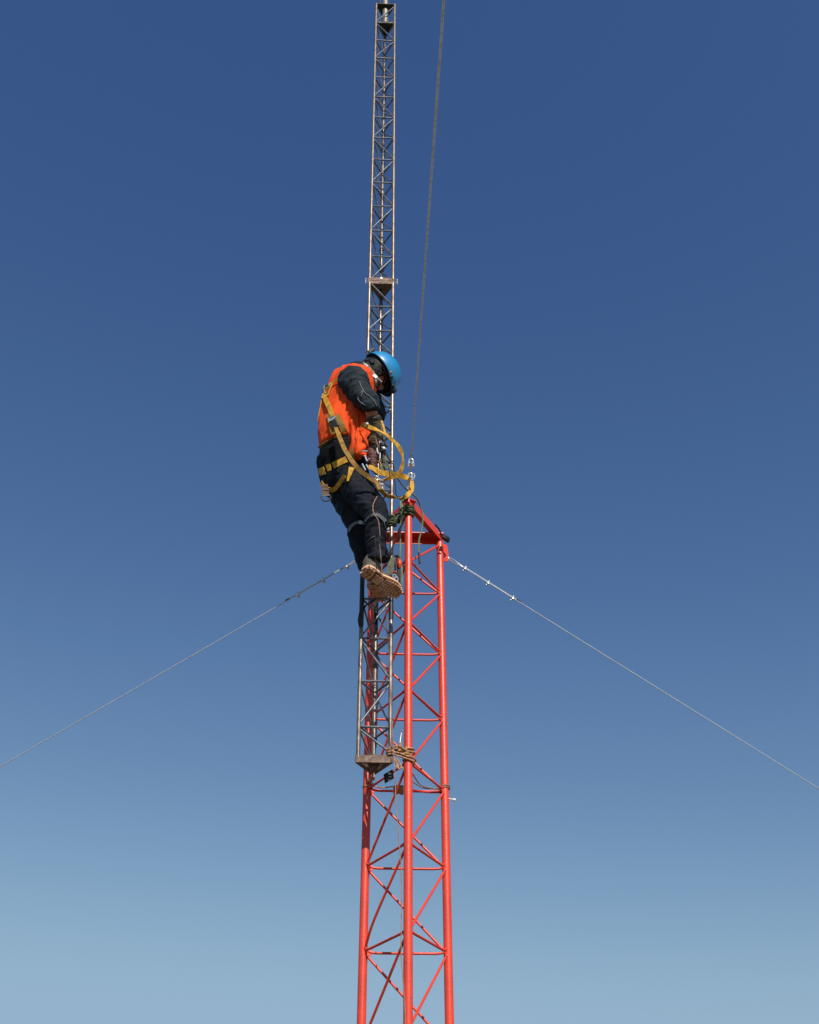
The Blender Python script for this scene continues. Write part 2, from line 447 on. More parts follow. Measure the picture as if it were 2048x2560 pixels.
# head plates and top pipe
for h, m in ((10.285, M['dark']), (9.985, M['dark'])):
    c = [mp(h, k) for k in 'LRB']; gg = sum(c, V())/3
    c = [gg+(p-gg)*(1.15 if h > 10.1 else .99) for p in c]
    MB().prism([p for p in c], ax*.008).build('head_plate', m, mast, smooth=False)
gg = sum((mp(10.0, k) for k in 'LRB'), V())/3
mb = MB(); mb.tube([gg-ax*.012, gg+ax*1.9], .0285, 24); mb.tube([gg+ax*.31, gg+ax*.335], .040, 24); mb.build('top_pipe', M['pipe'], mast)
g4 = gg+ax*.33-ex*.055-ey*.03
MB().tube([g4, g4+ax*.05], .01, 8).build('head_bolt', M['dark'], mast)
# inner cable with ties
cb = thing('feeder_cable', mp(2.7, 'B'), 'black cable running up the back tube of the grey mast held by dark ties', 'cable')
pts = []; n = 120
for i in range(n+1):
    h = 2.7+(9.9-2.7)*i/n; w = h*2.1
    pts.append(mp(h, 'B')+ex*.017*math.cos(w)-ey*.016+ex*random.uniform(-.002, .002))
MB().tube(pts, .0026, 8).build('cable_run', M['cable'], cb)
h = 2.85
while h < 9.9:
    p = mp(h, 'B')-ey*.006
    r = [p+(ex*math.cos(w)*.0175+ey*math.sin(w)*.0185)+ax*.004*math.sin(w*1.0+h) for w in [2*math.pi*i/12 for i in range(13)]]
    MB().tube(r, .0026, 6).build('cable_tie', M['cable'], cb)
    h += random.uniform(.13, .26)

# ------------------------------------------------------------------ guy wires
def uclip(mb, p, d, s=1.0):
    """wire rope clip: saddle, U bolt and two nuts"""
    d = V(d).normalized(); u = V((0, 0, 1)); u = (u-d*u.dot(d)).normalized(); q = d.cross(u)
    mb.box(p-u*.006*s, d*.008*s, q*.013*s, u*.005*s, .25)
    U = [p-u*.020*s+q*.009*s]+[p+q*.009*s*math.cos(w)+u*(.004+.010*math.sin(w))*s for w in [math.pi*i/8 for i in range(9)]]+[p-u*.020*s-q*.009*s]
    mb.tube(U, .0035*s, 8)
    for k in (-1, 1): mb.tube([p-u*.019*s+q*.009*s*k, p-u*.011*s+q*.009*s*k], .0068*s, 6)
def guy(name, label, start, px, py, slope, wr, clips, tail, r2=None, m='galv', D0=None):
    """from start through the ray at pixel, falling with the given slope, down to the ground"""
    lo, hi = .05, 40
    r = ray(px, py)
    def f(D):
        p = CAM+r*(D/r.y); hd = math.hypot(p.x-start.x, p.y-start.y)
        return p.z-(start.z-slope*hd)
    best = None; D = .3; prev = None
    while D < 16:
        v = f(D)
        if prev is not None and prev*v < 0: best = D; break
        prev = v; D += .01
    end = CAM+r*(best/r.y); d = (end-start).normalized()
    L = (start.z-.03)/(-d.z) if d.z < 0 else 20
    far = start+d*L
    t = thing(name, start, label, 'guy wire', 'steel guy wires of the red tower')
    th0 = start+d*.055
    u = V((0, 0, 1)); u = (u-d*u.dot(d)).normalized(); q = d.cross(u)
    n = 24; pts = [start+d*(clips[0]+.004)+(far-start-d*clips[0])*(i/n)-u*0 for i in range(n+1)]
    MB().tube(pts, wr, 8).build('wire', M[m], t)
    # thimble loop
    loop = [start+d*clips[0]+u*.004]+[start+d*(.03+.03*(1-math.cos(w)))*1.0+u*.0 for w in ()]
    lp = []
    for i in range(17):
        w = math.pi*2*i/16; x = .5-.5*math.cos(w); y = math.sin(w)
        k = clips[0]*(x); wid = .017*(1-x*.75)
        lp.append(start+d*(clips[0]-clips[0]*(.5+.5*math.cos(w)) if False else d*0) if False else start+d*(clips[0]*(.5-.5*math.cos(w)))+u*y*wid)
    MB().tube(lp, wr*1.25, 8).build('thimble', M['galvl'], t)
    MB().tube([start+d*(clips[0]-.01)+u*wr*1.9, start+d*(clips[0]+.02)+u*wr*2.0, start+d*tail+u*(wr*2.0)], wr*.95, 8).build('wire_tail', M[m], t)
    MB().tube([start+d*(tail-.005)+u*wr*2.0, start+d*(tail+.03)+u*wr*2.6], wr*1.5, 8).build('tail_tip', M['black'], t)
    for c in clips:
        mb = MB(); uclip(mb, start+d*c+u*wr*.8, d, r2 or 1.0); mb.build('wire_clip', M['galvl'], t)
    # anchor at the ground
    MB().tube([far+V((0, 0, .0)), far-V((0, 0, .3))], .02, 8).build('anchor_rod', M['galv'], t)
    return t, start, d
for nm, lb, st, a, b in (('R', 'thin steel guy wire running from the tower top to the right', gR, 2048, 1972),
                         ('L', 'thin steel guy wire running from behind the worker to the left', gL, 0, 1917)):
    guy('guy_wire', lb, st, a, b, .31, .0034, [.135, .325, .53], .60 if nm == 'L' else .565, 1.15)
guy('guy_wire', 'steel guy wire rising from the green lashing and passing overhead beside the mast', gF+V((0, 0, .03)), 1110, 0, .31, .0043, [.07, .30, .53], .62, 1.45, 'gwire')

# ------------------------------------------------------------------ the worker
OFF = V((0, 0, 0))
person = thing('person', P(940, 1480, 5.40), 'worker in orange vest, blue helmet and yellow harness leaning back on the mast', 'person')
FD = V((.88, .475, 0)).normalized(); RD = V((.475, -.88, 0)).normalized(); UP = V((0, 0, 1))
# spine rings: px, py, D, lateral, depth
spine = [(860, 1212, 5.42, .145, .115), (858, 1180, 5.42, .160, .122), (856, 1150, 5.42, .158, .122), (853, 1120, 5.41, .156, .124), (852, 1090, 5.40, .158, .130),
         (859, 1055, 5.39, .164, .136), (866, 1015, 5.38, .178, .142), (875, 980, 5.37, .188, .138), (883, 953, 5.36, .190, .122), (893, 934, 5.36, .13, .095), (902, 920, 5.37, .07, .07)]
SP = [(P(x, y, D), a, b) for x, y, D, a, b in spine]
def srings(k=0., sl=slice(None), kz=0.):
    s = SP[sl]; out = []
    for i, (c, a, b) in enumerate(s):
        t = (s[min(i+1, len(s)-1)][0]-s[max(i-1, 0)][0]).normalized()
        r = (RD-t*RD.dot(t)).normalized(); f = t.cross(r); f = f if f.dot(FD) > 0 else -f
        out.append((c, r*(a+k), f*(b+k)))
    return out
shR, elR, wrR = P(884, 954, 5.21), P(924, 1008, 5.13), P(938, 1072, 5.22)
shL, elL, wrL = P(905, 950, 5.52), P(938, 1030, 5.60), P(946, 1085, 5.56)
hipN, kneeN, ankN = P(878, 1195, 5.34), P(938, 1290, 5.27), P(941, 1400, 5.36)
hipF, kneeF, ankF = P(854, 1200, 5.48), P(895, 1312, 5.43), P(924, 1425, 5.50)
def limb(mb, pts, rads, seg=18, bz=4):
    c = bez(pts, bz); r = bez([V((x, 0, 0)) for x in rads], bz)
    mb.tube(c, [q.x for q in r], seg)
# body: continuous skin surface (mostly under the clothes)
HC = P(937, 936, 5.36)      # head centre
hf = V((.52, .42, -.74)).normalized(); hu = V((.76, .20, .62)); hu = (hu-hf*hu.dot(hf)).normalized(); hr = hf.cross(hu)   # face dir, crown dir, right
if hr.y > 0: hr = -hr
mb = MB()
mb.loft(srings(-.03, slice(0, 10)), 20)
nk = P(908, 930, 5.37)
limb(mb, [SP[8][0], SP[9][0], nk, HC-hf*.02-hu*.03], [.07, .062, .060, .06])
mb.ball(HC, 1, (hr*.076, hf*.093, hu*.112), 20, 14)
mb.ball(HC+hf*.045-hu*.062, 1, (hr*.055, hf*.055, hu*.052), 16, 10)       # jaw
mb.ball(HC+hf*.098-hu*.012, 1, (hr*.013, hf*.022, hu*.026), 10, 8)         # nose
for s in (-1, 1): mb.ball(HC+hr*.076*s-hf*.008-hu*.01, 1, (hr*.012, hf*.018, hu*.03), 10, 8)
mb.ball(HC+hf*.088-hu*.052, 1, (hr*.026, hf*.010, hu*.009), 10, 8)         # lips
for a, b, c in ((shR, elR, wrR), (shL, elL, wrL)):
    limb(mb, [a, a.lerp(b, .5), b, b.lerp(c, .4), c], [.052, .045, .040, .040, .028])
for a, b, c in ((hipN, kneeN, ankN), (hipF, kneeF, ankF)):
    limb(mb, [a, a.lerp(b, .5), b, b.lerp(c, .35), c], [.072, .060, .045, .038, .020])
me = remesh(mb, 'body', .007, 4); link('body', me, M['skin'], person)
# shirt with sleeves
mb = MB(); mb.loft(srings(-.010, slice(2, 10)), 24)
limb(mb, [SP[8][0]+UP*-.02, shR, shR.lerp(elR, .45)+V((-.01, -.005, -.01)), elR, elR.lerp(wrR, .22)], [.088, .094, .076, .062, .054], 20)
limb(mb, [SP[8][0]+UP*-.02, shL, shL.lerp(elL, .5), elL, elL.lerp(wrL, .3)], [.08, .088, .072, .062, .055], 20)
limb(mb, [SP[8][0], nk+V((-.006, 0, -.015)), nk+V((.014, 0, .004))], [.07, .074, .066], 18)
me = remesh(mb, 'shirt', .007, 5)
def fold(p, f, a, d=V((0, 0, 1)), st=3.0):
    q = p*f; q = q+d*q.dot(d)*(st-1); v = noise.noise(q); return a*(1-abs(v)*2.4)
adir = (elR-shR).normalized()
displace(me, lambda p: fold(p, 11, .0095, adir, 1.6)+fold(p+V((3, 1, 2)), 24, .0045, adir, 1.5))
shirt = link('shirt', me, M['shirt'], person); shb = BVHTree.FromPolygons([v.co+wloc(shirt) for v in me.vertices], [tuple(p.vertices) for p in me.polygons])
# sleeve piping and cuffs
mb = MB()
def pipe(mb, b, path, r=.0022, off=.003, fall=5.1):
    pts = [hit(b, x, y, off, fall)[0] for x, y in [(q.x, q.y) for q in bez([V((x, y, 0)) for x, y in path], 5)]]
    mb.tube(pts, r, 6)
pipe(mb, shb, [(899, 955), (904, 968), (913, 983), (926, 993), (935, 1003), (942, 1015)])
pipe(mb, shb, [(907, 977), (899, 987), (896, 996), (903, 1006), (914, 1013)])
pipe(mb, shb, [(907, 979), (904, 990)])
mb.build('piping', M['trim'], shirt)
# trousers
mb = MB(); mb.loft(srings(.004, slice(0, 4)), 24)
mb.ball(P(856, 1205, 5.42), 1, (RD*.145, FD*.118, UP*.11), 18, 12)
limb(mb, [hipN, hipN.lerp(kneeN, .5)+V((0, 0, -.0)), kneeN+V((.004, 0, .012)), kneeN.lerp(ankN, .35), kneeN.lerp(ankN, .8)+V((.004, 0, 0)), ankN+V((.012, 0, -.006))], [.103, .089, .069, .058, .059, .066], 22)
limb(mb, [hipF, hipF.lerp(kneeF, .5), kneeF, kneeF.lerp(ankF, .4)+V((-.01, 0, 0)), ankF], [.110, .094, .069, .062, .052], 22)
me = remesh(mb, 'trousers', .0075, 4)
kz = kneeN.z; az = ankN.z
def pf(p):
    v = fold(p, 7, .007, UP, 1.5)+fold(p+V((5, 2, 1)), 19, .0050, UP, 1.8)
    for c, s, fr, am in ((kneeN+V((0, 0, .09)), .09, 230, .0055), (ankN+V((0, 0, .06)), .07, 210, .006), (kneeF.lerp(ankF, .75), .08, 190, .005)):
        g = math.exp(-((p-c).length/s)**2)
        v += g*am*math.sin(p.z*fr+3*noise.noise(p*16)+p.x*60)
    return v
displace(me, pf)
trou = link('trousers', me, M['pants'], person); tb = BVHTree.FromPolygons([v.co+wloc(trou) for v in me.vertices], [tuple(p.vertices) for p in me.polygons])
mb = MB()
decal(mb, tb, [(872, 1328), (880, 1315), (890, 1308), (900, 1306), (910, 1307)], 7, .004, .003, 5, 5.3)
decal(mb, tb, [(914, 1303), (921, 1294), (930, 1288), (942, 1286), (954, 1293), (963, 1304)], [4, 9], .004, .003, 6, 5.2)
mb.build('knee_band', M['knee'], trou)
mb = MB(); decal(mb, tb, [(897, 1307), (911, 1308)], 8, .008, .003, 5, 5.3); mb.build('knee_badge', M['tape'], trou)
mb = MB(); pipe(mb, tb, [(945, 1291), (957, 1302), (963, 1318), (966, 1326)], .002, .004, 5.2); pipe(mb, tb, [(920, 1354), (928, 1345), (938, 1340)], .002, .003, 5.2)
mb.build('seam', M['trim'], trou)

# vest: loft over the shirt, open at the front with a loose hanging panel
mb = MB(); mb.loft(srings(.014, slice(3, 9)), 30)
limb(mb, [SP[8][0]+RD*.02, SP[8][0]+RD*.055+UP*.0], [.098, .088], 18)
limb(mb, [SP[8][0]-RD*.03, SP[8][0]-RD*.12], [.098, .080], 18)
limb(mb, [SP[8][0], SP[9][0]+V((-.025, 0, -.03))], [.10, .076], 18)
# loose lower front
fr1 = [(P(x, y, D), FD*a+V((0, 0, .0)), RD*b) for x, y, D, a, b in ((884, 1000, 5.28, .07, .09), (890, 1040, 5.27, .066, .07), (893, 1075, 5.26, .052, .060), (894, 1105, 5.25, .046, .056), (893, 1130, 5.25, .040, .050), (892, 1141, 5.25, .02, .03))]
mb.loft(fr1, 18)
me = remesh(mb, 'vest', .007, 5)
dd = (P(800, 1090, 5.3)-P(870, 960, 5.3)).normalized()
def vf(p):
    v = fold(p, 6, .012, dd, .35)+fold(p+V((1, 4, 2)), 15, .008, dd, .4)
    g = math.exp(-((p-P(896, 1090, 5.2)).length/.16)**2)
    v += g*.007*math.sin(p.x*170+4*noise.noise(p*9))
    return v
displace(me, vf)
vest = link('vest', me, M['vest'], person); vb = BVHTree.FromPolygons([v.co+wloc(vest) for v in me.vertices], [tuple(p.vertices) for p in me.polygons])
# wind-lifted front edge of the vest
mb = MB()
c = [P(906, 1022, 5.22), P(917, 1045, 5.20), P(913, 1072, 5.20), P(903, 1092, 5.21), P(908, 1118, 5.22), P(904, 1138, 5.22)]
ribbon(mb, c, [V((-.8, -.4, .3)), V((-.9, -.3, 0)), V((-.9, -.5, -.2)), V((-.9, -.6, 0)), V((-.9, -.5, .1)), V((-.9, -.4, .1))], .075, .004, 6)
mb.build('vest_edge', M['vest'], vest)

# ---- harness
har = MB()
lay(har, vb, [(813, 985), (818, 1003), (827, 1022), (837, 1048)], [13, 13], .012, .005, 6, 5.3)
lay(har, vb, [(846, 950), (838, 955), (828, 965), (816, 978)], 6, .010, .004, 5, 5.3)
lay(har, vb, [(835, 958), (828, 972), (821, 990)], 4, .010, .004, 5, 5.3)
lay(har, vb, [(808, 990), (805, 1010), (800, 1035), (797, 1055)], 2.5, .008, .003, 5, 5.3)
harness = har.build('harness', M['yel'], person)
h2 = MB()
lay(h2, vb, [(824, 1035), (829, 1062), (836, 1085)], 13, .008, .004, 6, 5.3)
lay(h2, vb, [(842, 1040), (856, 1065), (867, 1095), (878, 1125), (886, 1145)], [17, 14], .009, .005, 6, 5.3)
lay(h2, vb, [(800, 1117), (815, 1106), (832, 1098), (850, 1092)], 13, .010, .005, 6, 5.3)
h2.build('body_strap', M['och'], harness)
# padded lumbar belt around the hips (tilted shell)
bc = [P(852, 1208, 5.42), P(850, 1180, 5.42), P(849, 1150, 5.42), P(849, 1122, 5.41)]
tilt = (UP+RD*-.0+FD*-.30).normalized()
mb = MB(); r_ = (RD-tilt*RD.dot(tilt)).normalized(); f_ = tilt.cross(r_); f_ = f_ if f_.dot(FD) > 0 else -f_
cb0 = P(855, 1165, 5.42); rg = []
for t, k in ((-.115, .0), (-.112, .018), (-.06, .024), (0, .022), (.05, .020), (.095, .014), (.100, .0)):
    rg.append((cb0+tilt*t+FD*(.0), r_*(.156+k), f_*(.122+k)))
mb.loft(rg, 40)
me = remesh(mb, 'belt_pad', .007, 2); displace(me, lambda p: fold(p, 14, .004, UP, 1.2))
belt = link('belt_pad', me, M['belt'], harness); bb = BVHTree.FromPolygons([v.co+wloc(belt) for v in me.vertices], [tuple(p.vertices) for p in me.polygons])
for pth, w in (([(800, 1181), (814, 1176)], 18), ([(819, 1171), (829, 1168)], 16), ([(834, 1165), (867, 1149)], 15)):
    mb = MB(); decal(mb, bb, pth, w, .006, .004, 5, 5.3); mb.build('yellow_patch', M['yel'], belt) if False else mb.build('yellow_patch', M['yel'], harness)
h3 = MB()
lay(h3, tb, [(808, 1206), (817, 1217), (831, 1223), (846, 1217), (859, 1203), (866, 1190)], 12, .016, .005, 6, 5.3)
lay(h3, tb, [(880, 1172), (876, 1188), (873, 1205)], [15, 5], .012, .005, 5, 5.3)
h3.build('leg_strap', M['yel'], harness)
# rear D ring hanging at the hip
dr = [P(815+12*math.cos(w), 1243+10*math.sin(w), 5.33) for w in [math.pi*i/10 for i in range(11)]]
MB().tube([P(806, 1238, 5.33)]+dr[::-1]+[P(825, 1238, 5.33), P(806, 1238, 5.33)], .0042, 8).build('d_ring', M['cable'], harness)
mb = MB(); c = [P(811, 1212, 5.34), P(812, 1225, 5.33), P(814, 1238, 5.33)]
ribbon(mb, c, [V((1, 0, 0))]*3, .042, .008, 6); mb.build('ring_tab', mat('brown_leather_tab', (.13, .055, .03), .7, 0, .3, 30), harness)
mb = MB(); mb.tube([P(806, 1223, 5.32), P(823, 1224, 5.32)], .0025, 6); mb.tube([P(805, 1239, 5.325), P(825, 1238, 5.325)], .003, 6); mb.build('ring_bar', M['galvl'], harness)
# upper D ring plate at the back
mb = MB()
b0 = P(811, 972, 5.30); mb.tube([b0+V((0, 0, .03)), b0+V((-.004, 0, 0)), b0+V((.004, 0, -.045))], [.006, .011, .009], 8)
mb.tube([P(810, 984, 5.28), P(822, 985, 5.26), P(828, 978, 5.26)], .004, 6); mb.tube([P(813, 966, 5.28), P(822, 962, 5.26), P(834, 953, 5.26)], .005, 6)
mb.build('back_ring', M['knee'], harness)
# buckle on the side strap
bk = P(836, 1058, 5.19); q = V((.35, 0, -.93)).normalized()
hh, nn = hit(vb, 838, 1060, .016, 5.3)
mb = MB(); mb.box(hh, q*.042, q.cross(nn).normalized()*.021, nn*.008, .4); mb.build('buckle', M['black'], harness)
mb = MB(); e = q.cross(nn).normalized()
mb.tube([hh-q*.03+nn*.010+(e*math.cos(w)*.022+q*math.sin(w)*.013) for w in [2*math.pi*i/16 for i in range(17)]], .0042, 8)
mb.box(hh-q*.026+nn*.012, q*.006, e*.014, nn*.003, .3)
mb.build('buckle_ring', M['galvl'], harness)
# chest / waist front hardware, each piece on its own
for (x, y, k) in ((941, 1190, 1), (950, 1198, 1.2), (946, 1203, 1), (951, 1210, 1.3), (956, 1217, 1), (912, 1128, 1), (921, 1150, 1.1), (955, 1105, 1), (960, 1120, .9)):
    c = P(x, y, 5.20); a = V((random.uniform(-1, 1), random.uniform(-.3, .3), random.uniform(-1, 1))).normalized(); b = a.orthogonal().normalized()
    MB().tube([c+(a*math.cos(w)*.016*k+b*math.sin(w)*.010*k) for w in [2*math.pi*i/12 for i in range(13)]], .0046, 7).build('carabiner', M['galvl'], harness)
for a, b in (((906, 1160), (914, 1176)), ((916, 1162), (922, 1172)), ((912, 1139), (918, 1153)), ((950, 1133), (950, 1147))):
    MB().tube([P(*a, 5.19), P(*b, 5.19)], .005, 8).build('metal_fitting', M['galvl'], harness)

# ---- boots
def boot(heel, toe, ndir, ank, shaft_r, par):
    Lv = (toe-heel); L = Lv.length; lx = Lv.normalized(); n = V(ndir); n = (n-lx*n.dot(lx)).normalized(); w = lx.cross(n)
    if w.y > 0: w = -w
    up = -n
    O = heel
    # outline of the sole: x along length 0..1, half widths
    prof = [(0, .012), (.02, .026), (.07, .037), (.16, .042), (.28, .038), (.40, .034), (.52, .041), (.64, .049), (.76, .051), (.87, .045), (.95, .032), (.99, .016)]
    def out(scale=1.0, z=0.):
        a = [O+lx*(x*L)+w*(y*scale+.004*math.sin(x*3))+up*z for x, y in prof]; b = [O+lx*(x*L)-w*(y*scale)+up*z for x, y in prof][::-1]
        return a+b
    b_ = thing_part = None
    mb = MB()
    # boot upper
    rings = []
    def ring(x, z, hw, hh, lean=0): return (O+lx*(x*L)+up*z, w*hw, (up*hh))
    rr = [(.03, .05, .024, .030), (.10, .058, .033, .040), (.22, .060, .036, .046), (.36, .060, .035, .045), (.50, .052, .038, .036), (.64, .045, .044, .029), (.78, .040, .045, .025), (.90, .034, .036, .020), (.98, .028, .016, .010)]
    mb.loft([ring(*r) for r in rr], 20, 2.4)
    limb(mb, [O+lx*(.20*L)+up*.05, (O+lx*(.17*L)+up*.10).lerp(ank, .4), ank], [.040, shaft_r, shaft_r], 18)
    me = remesh(mb, 'boot', .006, 3); displace(me, lambda p: fold(p, 20, .0025, lx, 1.5))
    bt = link('boot', me, M['boot'], par)
    mb = MB(); mb.prism(out(1.06, .014), up*.016); 
    mb.build('sole', M['sole'], bt, smooth=False)
    mb = MB(); mb.prism(out(.96, .006), up*.0075); mb.build('sole_ground', M['soled'], bt, smooth=False)
    # tread lugs
    mb = MB()
    def hw(x):
        for (a, p), (b, q) in zip(prof, prof[1:]):
            if a <= x <= b: return p+(q-p)*(x-a)/(b-a)
        return .01
    def block(x0, x1, y0, y1, sk=.0, z=.012):
        pl = [O+lx*(x0*L+sk*y0)+w*y0, O+lx*(x1*L+sk*y0)+w*y0, O+lx*(x1*L+sk*y1)+w*y1, O+lx*(x0*L+sk*y1)+w*y1]
        mb.prism(pl, up*z)
    x = .025
    while x < .26:
        h = min(hw(x+.005), hw(x+.05))
        block(x, x+.060, .002, h*.98, -.25); block(x, x+.060, -h*.98, -.002, .25); x += .080
    block(.28, .47, -.026, .026, 0, .009)
    x = .49; k = 0
    while x < .93:
        h = min(hw(x+.003), hw(x+.032))
        block(x, x+.044, -h*.97, -h*.37, -.22); block(x, x+.044, -h*.31, h*.31, .10); block(x, x+.044, h*.37, h*.97, .22); x += .062; k += 1
    mb.build('tread', M['sole'], bt, smooth=False)
    mb = MB()
    lc = [O+lx*(t*L)+up*(.085-(t-.3)*.09)-w*0 for t in (.33, .42, .51, .60)]
    for c in lc: mb.tube([c-w*.03-up*.008, c+up*.006, c+w*.03-up*.008], .0028, 6)
    mb.build('lace', M['cable'], bt)
    return bt
boot(P(908, 1426, 5.30), P(1001, 1491, 5.48), (-.34, -.64, -.70), P(941, 1400, 5.36), .055, person)
hF_ = P(932, 1463, 5.45)
boot(hF_, hF_+V((.045, .255, .045)), (-.05, -.35, -1), P(927, 1425, 5.50), .046, person)

# ---- head gear
hel = MB(); sg, rn = 40, 16
hb = HC+hu*.045+hf*.004
vs = []; fs = []
for i in range(rn+1):
    ph = (math.pi/2)*i/rn
    for k in range(sg):
        w = 2*math.pi*k/sg
        rr = math.cos(ph)**.72; f = math.cos(w)
        rx = .120; rf = .150
        vs.append(hb+hr*math.sin(w)*rx*rr+hf*(f*rf*rr+.0)+hu*(.135*math.sin(ph)-.012*(1-math.sin(ph))*(1+.3*f)))
for i in range(rn):
    for k in range(sg):
        k2 = (k+1) % sg; fs.append((i*sg+k, i*sg+k2, (i+1)*sg+k2, (i+1)*sg+k))
hel.add(vs, fs)
me = hel.mesh('helmet'); helm = link('helmet', me, M['helmet'], person, ang if False else True)
so = helm.modifiers.new('so', 'SOLIDIFY'); so.thickness = .004; so.offset = -1
# rolled rim, short front peak
rim = [v for v in vs[:sg]]+[vs[0]]
MB().tube(rim, .0042, 8, caps=False).build('rim', M['helmet'], helm)
mb = MB(); A = []; B = []; N = []
for k in range(-6, 7):
    w = math.pi*k/16
    e = hb+hr*math.sin(w)*.120+hf*math.cos(w)*.150-hu*.013
    A.append(e); B.append(e+hf*.026*max(0, math.cos(w*2.2))+hr*math.sin(w)*.006-hu*.012); N.append(hu)
mb.strip(A, B, N, .004); mb.build('peak', M['black'], helm)
# dark inner shell, headband and crown pad
mb = MB()
mb.loft([(hb-hu*.030, hr*.098, hf*.122), (hb+hu*.03, hr*.106, hf*.132), (hb+hu*.08, hr*.07, hf*.09)], 30)
mb.build('liner', M['black'], helm)
mb = MB()
bd = [HC+hu*.022+hr*math.sin(w)*.084+hf*math.cos(w)*.102 for w in [2*math.pi*i/28 for i in range(29)]]
L_ = [p+hu*.016 for p in bd]; R_ = [p-hu*.016 for p in bd]; mb.strip(L_, R_, [(p-HC-hu*.022).normalized() for p in bd], .005)
mb.build('headband', M['black'], helm)
# knobs / lamp clips on the rim
mb = MB()
for w, s in ((.95, .012), (.45, .016), (.2, .012)):
    p = hb+hr*math.sin(w)*.118+hf*math.cos(w)*.147-hu*.008; mb.ball(p, s, seg=10, rng=8)
mb.ball(hb+hf*.155-hu*.004+hr*.02, 1, (hr*.018, hf*.02, hu*.03), 12, 8)
mb.build('lamp_clip', M['black'], helm)
p = hb+hr*math.sin(1.15)*.119+hf*math.cos(1.15)*.145-hu*.002
MB().ball(p, .0085, seg=10, rng=8).build('ear_clip', M['orangep'], helm)
# hair / balaclava at the nape, ear, sunglasses, beard
mb = MB()
mb.ball(HC-hf*.016+hu*.008, 1, (hr*.093, hf*.094, hu*.112), 20, 14)
mb.ball(HC-hf*.045-hu*.06, 1, (hr*.060, hf*.055, hu*.07), 16, 10)
me = remesh(mb, 'hair', .007, 2); displace(me, lambda p: noise.noise(p*60)*.003)
hair = link('hair', me, M['hair'], person)
mb = MB(); mb.ball(HC+hf*.052-hu*.050, 1, (hr*.066, hf*.050, hu*.040), 16, 10); me = remesh(mb, 'beard', .006, 2); displace(me, lambda p: noise.noise(p*70)*.003); link('beard', me, M['hair'], person)
mb = MB()
for s in (-1, 1): mb.ball(HC+hf*.085+hr*.034*s+hu*.012, 1, (hr*.031, hf*.014, hu*.022), 14, 8)
mb.tube([HC+hf*.085+hr*.062+hu*.014, HC+hf*.03+hr*.084+hu*.012, HC-hf*.01+hr*.084+hu*.006], .004, 6)
mb.build('sunglasses', M['lens'], person)
# chin strap seen from behind: from the rear of the rim forward to the jaw
def sideoff(px, py, k=5.22): return P(px, py, k)
mb = MB()
ribbon(mb, [sideoff(905, 908, 5.27), sideoff(917, 916, 5.25), sideoff(930, 930, 5.24), sideoff(940, 943, 5.245)], [V((.45, 0, .9))]*4, .030, .006, 6)
cs = mb.build('chin_strap', M['strap'], helm)
mb = MB(); ribbon(mb, [sideoff(938, 940, 5.238), sideoff(941, 955, 5.24), sideoff(944, 970, 5.26), sideoff(952, 976, 5.29)], [V((1, 0, .1))]*4, .014, .005, 6); mb.build('strap_lower', M['black'], helm)
mb = MB(); ribbon(mb, [sideoff(905, 906, 5.28), sideoff(921, 897, 5.27), sideoff(934, 906, 5.25)], [V((.2, 0, 1))]*3, .026, .006, 6); mb.build('strap_yoke', M['black'], helm)
mb = MB(); mb.tube([sideoff(941, 944, 5.235), sideoff(947, 948, 5.235), sideoff(955, 955, 5.24)], .0035, 6); mb.box(sideoff(913, 914, 5.235), V((.014, 0, -.010)), V((0, .003, 0)), V((.006, 0, .009)), .2)
mb.box(sideoff(938, 941, 5.232), V((.012, 0, -.014)), V((0, .003, 0)), V((.008, 0, .007)), .2); mb.build('strap_buckle', M['tape'], helm)
mb = MB(); mb.box(P(902, 912, 5.30), V((.014, 0, .004)), V((0, .02, 0)), V((-.008, 0, .018)), .4); mb.build('nape_knob', M['black'], helm)

# ---- gloves with five fingers
def glove(wr, dirn, palm_n, curl, fore, par, side=1):
    d = V(dirn).normalized(); n = V(palm_n); n = (n-d*n.dot(d)).normalized(); s = d.cross(n).normalized()*side
    mb = MB()
    fv = (wr-fore).normalized()
    limb(mb, [wr-fv*.085, wr-fv*.045, wr, wr+d*.02], [.046, .042, .034, .034], 16)
    mb.loft([(wr+d*t, s*a, n*b) for t, a, b in ((0, .030, .026), (.03, .038, .021), (.065, .044, .019), (.085, .043, .017), (.092, .036, .012))], 18)
    for i, (o, ln) in enumerate(((-.031, .066), (-.0105, .076), (.0105, .071), (.031, .056))):
        p = wr+d*.080+s*o; pts = [p-d*.02, p]; a = 0; q = p
        for j, fr_ in enumerate((.42, .32, .26)):
            a += curl*(.7+.12*i)*(1, 1.1, .8)[j]
            q = q+(d*math.cos(a)+n*math.sin(a)+s*o*.8)*ln*fr_; pts.append(q)
        limb(mb, pts, [.0115, .0115, .0108, .0102, .0085], 10, 3)
    b = wr+d*.022+s*-.034
    limb(mb, [b, b+(d*.45-s*.75+n*.35).normalized()*.032, b+(d*.7-s*.55+n*.75).normalized()*.060, b+(d*.9-s*.25+n*1.1).normalized()*.078], [.016, .014, .012, .010], 10, 3)
    me = remesh(mb, 'glove', .0042, 2); displace(me, lambda p: fold(p, 24, .002)); return link('glove', me, M['glove'], par)
glove(P(938, 1074, 5.225), (P(924, 1112, 5.27)-P(938, 1074, 5.225)), V((.5, .8, .15)), .55, elR, person, -1)
glove(wrL, V((.1, .05, -.9)), V((.3, .6, .1)), .8, elL, person, 1)
mb = MB(); cuff = P(934, 1047, 5.185); fv = (P(938, 1074, 5.225)-elR).normalized(); a = fv.orthogonal().normalized(); b = fv.cross(a)
mb.tube([cuff+(a*math.cos(w)+b*math.sin(w))*.047 for w in [2*math.pi*i/20 for i in range(21)]], .003, 6)
